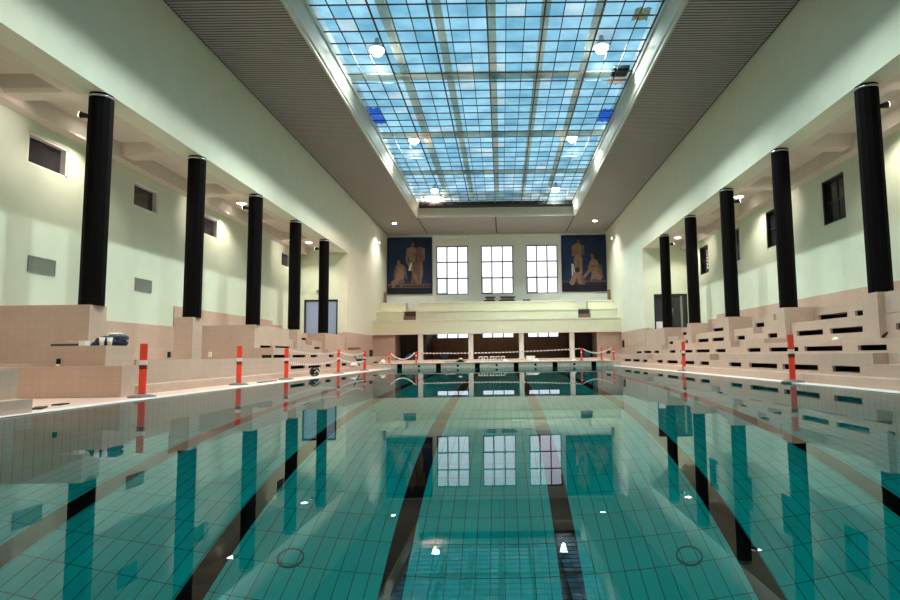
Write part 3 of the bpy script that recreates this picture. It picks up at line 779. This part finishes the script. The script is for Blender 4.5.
# ------------------------------------------------------------------ barrier posts and tapes
post = None
PP = [(-6.75, 11.25, DZ, 0, .98, 'red warning post with grey foot on left deck, nearest to the camera'), (-7.0, 15.92, DZ, 0, 1.03, 'red warning post on left deck before the slim tiled pedestal'),
      (-7.0, 19.4, DZ, 0, 1.0, 'red warning post on left deck where the tapes begin'), (-7.0, 25.55, DZ, 0, 1.0, 'red warning post on left deck between two tape spans'), (-7.0, 30.4, DZ, 0, 1.0, 'red warning post on left deck by the clutter at the pool corner'),
      (6.45, 13.3, DZ, 0, 1.06, 'red warning post with grey foot on right deck, nearer one'), (6.75, 22.2, DZ, 0, 1.10, 'red warning post on right deck, farther one'),
      (-6.48, 34.3, EZ, 0, .62, 'small red post on pool head, left end of white chain'), (-4.95, 34.4, EZ, 0, .64, 'small red post on pool head, beside the left white pillar'),
      (4.57, 34.4, EZ, 0, .74, 'small red and white post on pool head, right of the far right pillar'), (5.70, 34.24, EZ, 0, .74, 'small red post on pool head, middle of the right three'), (6.43, 34.4, EZ, 0, .78, 'small red post on pool head, at its right corner')]
for x, y, z, r, h, lab in PP:
    if post is None:
        post = thing('warning_post', lab, 'post', (x, y, z), 'red warning posts round the pool')
        q = MB(); q.box(-.063, .063, -.022, .022, .04, 1.0, 'red'); q.build('board', post, bevel=.006)
        q = MB(); q.box(-.066, .066, -.025, .025, .60, .69, 'reflwhite'); q.build('white_band', post)
        q = MB(); q.box(-.065, .065, -.024, .024, .52, .60, 'darkred'); q.build('dark_band', post)
        q = MB(); q.lathe([(.24, 0), (.24, .02), (.16, .045), (.08, .055)], 'rubber', n=20); q.build('foot', post)
    else:
        c = copy_thing(post, (x, y, z), lab); c.scale = (1, 1, h)
        if h < .9: c.scale = (.75, .75, h)
def tape(lab, p, q, sag, w=.07, n=18, mat='tape', name='barrier_tape', cat='tape'):
    p, q = Vector(p), Vector(q); pts = []; d_ = (q-p).normalized(); p = p+d_*.085; q = q-d_*.085
    for k in range(n+1):
        t = k/n; c = p.lerp(q, t); c.z -= sag*4*t*(1-t); pts.append(c)
    b = MB()
    if name == 'barrier_tape': b.ribbon(pts, w, .008, mat)
    else: b.tube(pts, w/2, mat, 6)
    tag(b.build(name), lab, cat, 'barrier tapes and chains')
a3, a4, a5 = (-7.0, 19.4), (-7.0, 25.55), (-7.0, 30.4)
tape('upper red and white tape on left deck, nearer span', (*a3, 1.02), (*a4, .98), .10)
tape('lower red and white tape on left deck, nearer span', (*a3, .62), (*a4, .66), .14)
tape('upper red and white tape on left deck, farther span', (*a4, 1.0), (*a5, .98), .14, mat='reflwhite')
tape('lower red and white tape on left deck, farther span', (*a4, .68), (*a5, .55), .10, mat='reflwhite')
tape('thick white chain sagging before dark lobby opening, left of pool head', (-6.48, 34.3, .93), (-4.95, 34.4, .95), .36, .07, mat='paper', name='barrier_chain', cat='chain')
tape('long dashed red and white tape across the pool head', (-4.95, 34.4, .92), (4.57, 34.4, 1.06), .09, .06, 40)
tape('pale tape sagging before dark lobby opening, right of pool head', (4.57, 34.4, 1.04), (6.43, 34.4, 1.08), .26, .06, mat='reflwhite')

# ------------------------------------------------------------------ loose things
def blob(name, pts, mat, parent=None, seed=1):
    """soft lump of cloth: a flattened, dented ball"""
    (cx, cy, cz), (rx, ry, rz) = pts; R = random.Random(seed); b = MB(); n, m = 18, 9; V = []
    ph = [R.uniform(0, 6.28) for _ in range(6)]
    for i in range(m+1):
        t = math.pi*i/m
        for j in range(n):
            u = 2*math.pi*j/n; k = 1+.13*math.sin(3*u+ph[0])*math.sin(t)+.10*math.sin(5*u+ph[1]+2*t)+.07*math.sin(7*t+ph[2]+u)
            V.append((cx+rx*k*math.sin(t)*math.cos(u), cy+ry*k*math.sin(t)*math.sin(u), max(0, cz+rz*k*math.cos(t))))
    i0 = len(b.v); b.v += V
    for i in range(m):
        for j in range(n):
            q = (j+1) % n; b.f.append((i0+i*n+j, i0+i*n+q, i0+(i+1)*n+q, i0+(i+1)*n+j)); b.m.append(b.mi(mat)); b.smooth.append(True)
    return b.build(name, parent)
ZB = 1.05
r = thing('jacket', 'crumpled navy jacket on tiled block, left end of the pile', 'jacket', (-7.97, 11.97, ZB), 'clothes on the tiled block'); r.scale = (.78, .78, .85)
blob('body', ((0, 0, .10), (.24, .15, .12)), 'navy', r, 3); blob('sleeve', ((-.14, -.02, .05), (.17, .09, .06)), 'navy', r, 4)
r = thing('jacket', 'folded slate blue jacket on tiled block, right end of the pile', 'jacket', (-7.95, 12.31, ZB), 'clothes on the tiled block'); r.scale = (.78, .85, .85)
blob('body', ((.02, .04, .21), (.26, .19, .09)), 'slate', r, 5); blob('lining', ((.03, .03, .08), (.22, .18, .1)), 'navy', r, 6); blob('collar', ((-.05, .02, .29), (.2, .1, .035)), 'paper', r, 7)
cup = None
for lab, x, y in (('white paper cup before the navy jacket, nearer one', -7.87, 11.73), ('white paper cup before the blue jackets, farther one', -7.775, 11.82)):
    if cup is None:
        cup = thing('paper_cup', lab, 'cup', (x, y, ZB), 'white paper cups on the tiled block')
        q = MB(); q.lathe([(0, .004), (.036, 0), (.05, .15), (.046, .15), (.034, .01)], 'paper'); q.build('body', cup)
        q = MB(); q.lathe([(.049, .148), (.053, .15), (.053, .16), (.045, .162)], 'paper'); q.build('rim', cup)
    else: copy_thing(cup, (x, y, ZB), lab)
b = MB(); b.box(-9.08, -8.30, 12.0, 12.45, ZB, ZB+.05, 'darkbrown'); tag(b.build('board', bevel=.004), 'thin dark board lying flat on the left tiled block', 'board')
r = thing('carton', 'small open white carton between dark board and jacket', 'box', (-8.3, 11.8, ZB), None, .1)
q = MB(); q.box(-.02, .1, -.09, .09, 0, .10, 'paper'); q.build('box', r, bevel=.004)
q = MB(); q.box(-.26, -.02, -.09, .09, .085, .092, 'paper'); q.build('flap', r)
def sticker(lab, x, y, z, mats):
    b = MB(); b.box(x-.04, x+.04, y-.012, y, z-.035, z+.07, mats[0]); b.box(x-.045, x+.03, y-.014, y, z-.075, z-.035, mats[1])
    tag(b.build('sticker'), lab, 'sticker')
sticker('small black and white sticker on the front of the left tiled block', -8.63, 11.64, .735, ('dark', 'paper'))
# sockets and small dark plates on walls
def plate(lab, x, y, z, dx, dy, dz, mat='dark', name='wall_plate', cat='plate'):
    b = MB(); b.box(x-dx/2, x+dx/2, y-dy/2, y+dy/2, z-dz/2, z+dz/2, mat); b.box(x-dx/2*.6, x+dx/2*.6, y-dy/2*.6, y+dy/2*.6, z-dz/2*.6, z+dz/2*.6, mat)
    tag(b.build(name, bevel=.004), lab, cat)
plate('dark upright plate on left tiled wall beside pool head', FL+.03, 42.0, .90, .06, .8, .66)
plate('dark upright plate on right tiled wall near the balcony', FR-.03, 42.0, 1.42, .06, .5, .5)
plate('small dark hatch on the tiled pier under right balcony end', 7.65, 42.98, .86, .28, .05, .22)
plate('little black socket low on left rear wall beside slim pedestal', RL+.07, 21.4, .93, .05, .14, .2)
plate('white scrap on the left terrace wall below the third column', -10.9, 22.3, .92, .12, .05, .2, 'paper')
plate('small grey box on left gallery end wall beside farthest column', -11.0, YN-.06, 4.72, .22, .12, .16, 'vent')
plate('small grey box on right gallery end wall beside farthest column', 10.07, YN-.06, 4.74, .22, .12, .16, 'vent')
b = MB(); b.lathe([(.0, .09), (.05, .08), (.09, .03), (.1, 0)], 'paper', n=12, c=(8.2, 14.6, 1.0)); tag(b.build('paper_scrap'), 'crumpled white paper on the second step of right terrace', 'paper')
b = MB(); b.tube([(8.2, 12.8, 1.02), (8.2, 12.75, 1.06), (8.22, 12.66, 1.12)], [.03, .035, .02], 'dark'); tag(b.build('glove'), 'small black object on second step, right edge of picture', 'object')
# litter on the left deck
for lab, x, y, rz, w, l in (('dark flat scrap on left deck before the stair, nearer', -6.85, 8.9, .5, .14, .45), ('dark flat scrap on left deck before the stair, farther', -7.05, 9.6, .2, .12, .30)):
    b = MB(); b.box(x-w/2, x+w/2, y-l/2, y+l/2, DZ, DZ+.02, 'darkbrown', rot=rz); tag(b.build('scrap'), lab, 'scrap', 'scraps on the left deck')
b = MB(); b.box(-7.0, -6.85, 17.0, 18.3, DZ, DZ+.03, 'rubber', rot=.05); tag(b.build('rubber_strip'), 'dark rubber strip on left deck before the third post', 'strip')
# round black reel on the left deck
r = thing('cable_reel', 'round black cable reel standing on left deck under the tapes', 'reel', (-6.93, 22.1, DZ+.17)); r.scale = (1.3, 1.3, 1.3)
for x in (-.05, .05):
    n_ = 24; q = MB()
    for k in range(n_):
        t0, t1 = 2*math.pi*k/n_, 2*math.pi*(k+1)/n_
        q.tube([(.115*math.cos(t0), x, .115*math.sin(t0)), (.115*math.cos(t1), x, .115*math.sin(t1))], .015, 'blackmetal', 6)
    q.build('rim', r)
q = MB(); q.tube([(0, -.05, 0), (0, .05, 0)], .08, 'dark', 16); q.build('drum', r)
q = MB(); q.tube([(.02, -.07, -.03), (.08, -.07, .05), (.16, -.06, -.05), (.2, -.06, -.11)], .012, 'paper', 6); q.build('cable', r)
# clutter at the left pool corner
r = thing('folding_frame', 'dark folded metal frame leaning at left pool corner', 'frame', (-7.5, 31.4, Z0+.02))
q = MB(); q.tube([(-.28, 0, .62), (-.12, 0, .26), (.02, 0, .03)], .03, 'blackmetal', 8); q.build('leg', r)
q = MB(); q.tube([(.0, 0, .62), (.2, 0, .03)], .025, 'steel', 8); q.build('leg', r)
q = MB(); q.box(-.10, .17, -.12, .12, .24, .40, 'blackmetal'); q.build('tray', r, bevel=.03)
r = thing('plastic_bag', 'lumpy white plastic bag on terrace step by the left pool corner', 'bag', (-7.55, 30.4, Z0))
blob('body', ((0, 0, .1), (.2, .2, .12)), 'paper', r, 11); blob('tied_neck', ((.05, 0, .22), (.05, .05, .05)), 'paper', r, 12)
r = thing('plastic_bag', 'small white bag on the left end of pool head', 'bag', (-6.95, 34.9, EZ))
blob('body', ((-.02, 0, .1), (.12, .12, .12)), 'paper', r, 13); blob('tail', ((-.13, 0, .04), (.14, .08, .05)), 'paper', r, 14)
b = MB(); b.box(-7.45, -7.25, 34.5, 34.9, EZ, EZ+.1, 'blackmetal'); b.tube([(-7.4, 34.7, EZ+.1), (-7.35, 34.7, EZ+.28), (-7.25, 34.7, EZ+.2)], .03, 'steel'); tag(b.build('pump'), 'low black pump with steel pipe beside the small white bag', 'pump')
b = MB(); b.box(-9.15, -8.9, 35.7, 36.0, .72, 1.2, 'tile'); b.box(-9.2, -8.55, 35.65, 36.1, 1.2, 1.32, 'brown'); tag(b.build('table'), 'brown table top on tiled leg at far end of left terrace', 'table')
# pool head things
r = thing('timber_pile', 'pile of dark and pale offcuts on pool head before second pillar', 'pile', (-2.75, 34.9, EZ), None)
for k, (x, y, l, rz, z, m) in enumerate(((-.25, 0, .7, .4, 0, 'wood'), (-.3, .1, .6, -.3, .03, 'wood'), (.25, .05, .5, .2, 0, 'darkbrown'), (.35, -.05, .55, -.2, .05, 'dark'), (.3, .0, .3, .9, .1, 'darkbrown'))):
    q = MB(); q.box(x-l/2, x+l/2, y-.05, y+.05, z, z+.05, m, rot=rz); q.build('offcut', r)
blob('white_rag', ((.3, 0, .2), (.1, .1, .05)), 'paper', r, 21)
ch = None
for k, x in enumerate((-1.4, -1.06, -.66, -.3, .04)):
    lab = f"small white plastic stool on far pool head, {['first', 'second', 'third', 'fourth', 'fifth'][k]} from the left in its row"
    if ch is None:
        ch = thing('plastic_stool', lab, 'stool', (x, 38.6, EZ), 'white stools on the far pool head')
        q = MB(); q.box(-.14, .14, -.14, .14, .26, .31, 'paper'); q.build('seat', ch, bevel=.01)
        for sx in (-1, 1):
            for sy in (-1, 1):
                q = MB(); q.tube([(sx*.10, sy*.10, .27), (sx*.12, sy*.12, 0)], .022, 'paper', 6); q.build('leg', ch)
    else: copy_thing(ch, (x, 38.6, EZ), lab)
r = thing('crate', 'white crate on pool head right of the third pillar', 'crate', (1.85, 39.0, EZ))
q = MB(); q.box(-.28, .28, -.2, .2, 0, .28, 'paper'); q.build('body', r, bevel=.015)
q = MB(); q.box(-.3, .3, -.22, .22, .26, .31, 'paper'); q.build('rim', r)
for lab, x, y, s in (('white rounded cone on pool head left of the right lanes', 1.95, 34.4, 1), ('flat white cone on pool head near the right posts', 4.15, 34.6, .7), ('flat white dish on pool head right of the white stools', .2, 37, .8)):
    r = thing('marker_cone', lab, 'cone', (x, y, EZ+.03), 'white markers on the pool head')
    q = MB(); q.lathe([(.2*s, 0), (.19*s, .03), (.1*s, .1*s), (0, .13*s)], 'paper'); q.build('dome', r)
    q = MB(); q.lathe([(.24*s, 0), (.24*s, .015), (.19*s, .02)], 'paper'); q.build('rim', r)
blob_o = blob('dark_bag', ((0, 0, .2), (.4, .3, .26)), 'slate', None, 31); blob_o.location = (-6.7, 43.9, .47); tag(blob_o, 'grey lumpy bag in the dark lobby opening, left under balcony', 'bag')
blob_o = blob('dark_bag', ((0, 0, .2), (.34, .3, .26)), 'slate', None, 32); blob_o.location = (6.2, 43.9, .47); tag(blob_o, 'grey lumpy bag in the dark lobby opening, right under balcony', 'bag')
blob_o = blob('dark_bag', ((0, 0, .2), (.3, .25, .3)), 'navy', None, 33); blob_o.location = (-4.2, 43.6, .47); tag(blob_o, 'dark lumpy bag on floor between the two left pillars', 'bag')
# stacked dark things on the balcony under the middle window
for lab, x0, x1, z in (('dark stacked planks on balcony under middle window, left heap', -1.4, -.5, .22), ('dark stacked planks on balcony under middle window, right heap', -.2, 1.1, .26), ('single dark plank on balcony under right window', 1.7, 2.3, .1)):
    r = thing('plank_stack', lab, 'planks', ((x0+x1)/2, 47.2, 4.62), 'dark planks on the balcony'); w = (x1-x0)/2
    nn = 3 if z > .15 else 1
    for k in range(nn):
        q = MB(); q.box(-w+.1*((k*2) % 3), w-.12*(k % 2), -.2, .2, .40+.13*k, .50+.13*k, ('darkbrown', 'brown', 'blackmetal')[k]); q.build('plank', r)
    q = MB(); q.box(-w, w, -.22, .22, 0, .40, 'dark'); q.build('bearer', r)
b = MB(); b.box(FL, FR, 46.2, YB, 2.95, 4.62, 'cream'); struct(b.build('floor_balcony_top'), 'top walkway of the balcony')

# ------------------------------------------------------------------ sky and outdoors light
W = bpy.data.worlds.new('overcast sky'); S.world = W; W.use_nodes = True; nt = W.node_tree
bg = nt.nodes['Background']
tc = N(nt, 'ShaderNodeTexCoord'); sp_ = N(nt, 'ShaderNodeSeparateXYZ'); nt.links.new(tc.outputs['Generated'], sp_.inputs[0])
cr = N(nt, 'ShaderNodeValToRGB'); e = cr.color_ramp.elements
e[0].position = .18; e[0].color = (.96, .97, 1.06, 1); e[1].position = .32; e[1].color = (.43, .69, .81, 1)
nt.links.new(sp_.outputs[2], cr.inputs[0]); nt.links.new(cr.outputs[0], bg.inputs[0]); bg.inputs[1].default_value = 1.35

# ------------------------------------------------------------------ camera
f, cx, cy, yaw, pit, rol, h = 594.19, 503.37, 300., -.0033, .092, -.0138, .76
def ray(a, b_):
    u, v = a-cx, b_-cy
    c, s = math.cos(rol), math.sin(rol); u, v = u*c+v*s, -u*s+v*c
    x, y, z = u/f, 1., -v/f
    c, s = math.cos(pit), math.sin(pit); y, z = y*c-z*s, y*s+z*c
    c, s = math.cos(yaw), math.sin(yaw); x, y = x*c-y*s, x*s+y*c
    return Vector((x, y, z))
F = ray(cx, cy).normalized(); R_ = (ray(cx+f, cy)-ray(cx, cy)).normalized(); U_ = (ray(cx, cy-f)-ray(cx, cy)).normalized()
cd = bpy.data.cameras.new('camera'); co = bpy.data.objects.new('camera', cd); COL.objects.link(co)
co.matrix_world = Matrix(((R_.x, U_.x, -F.x, 0), (R_.y, U_.y, -F.y, 0), (R_.z, U_.z, -F.z, h), (0, 0, 0, 1)))
cd.sensor_fit = 'HORIZONTAL'; cd.sensor_width = 36; cd.lens = f/900*36; cd.shift_x = -(cx-450)/900; cd.clip_start = .05; cd.clip_end = 300
S.camera = co
S.view_settings.view_transform = 'Standard'; S.view_settings.look = 'None'; S.view_settings.gamma = 1; S.view_settings.use_curve_mapping = False
S.view_settings.exposure = 0.08
c = S.cycles
c.use_denoising = True; c.max_bounces = 14; c.transparent_max_bounces = 16; c.transmission_bounces = 10; c.diffuse_bounces = 5; c.glossy_bounces = 5
c.sample_clamp_indirect = 6.0; c.caustics_refractive = True; c.caustics_reflective = False; c.blur_glossy = .5
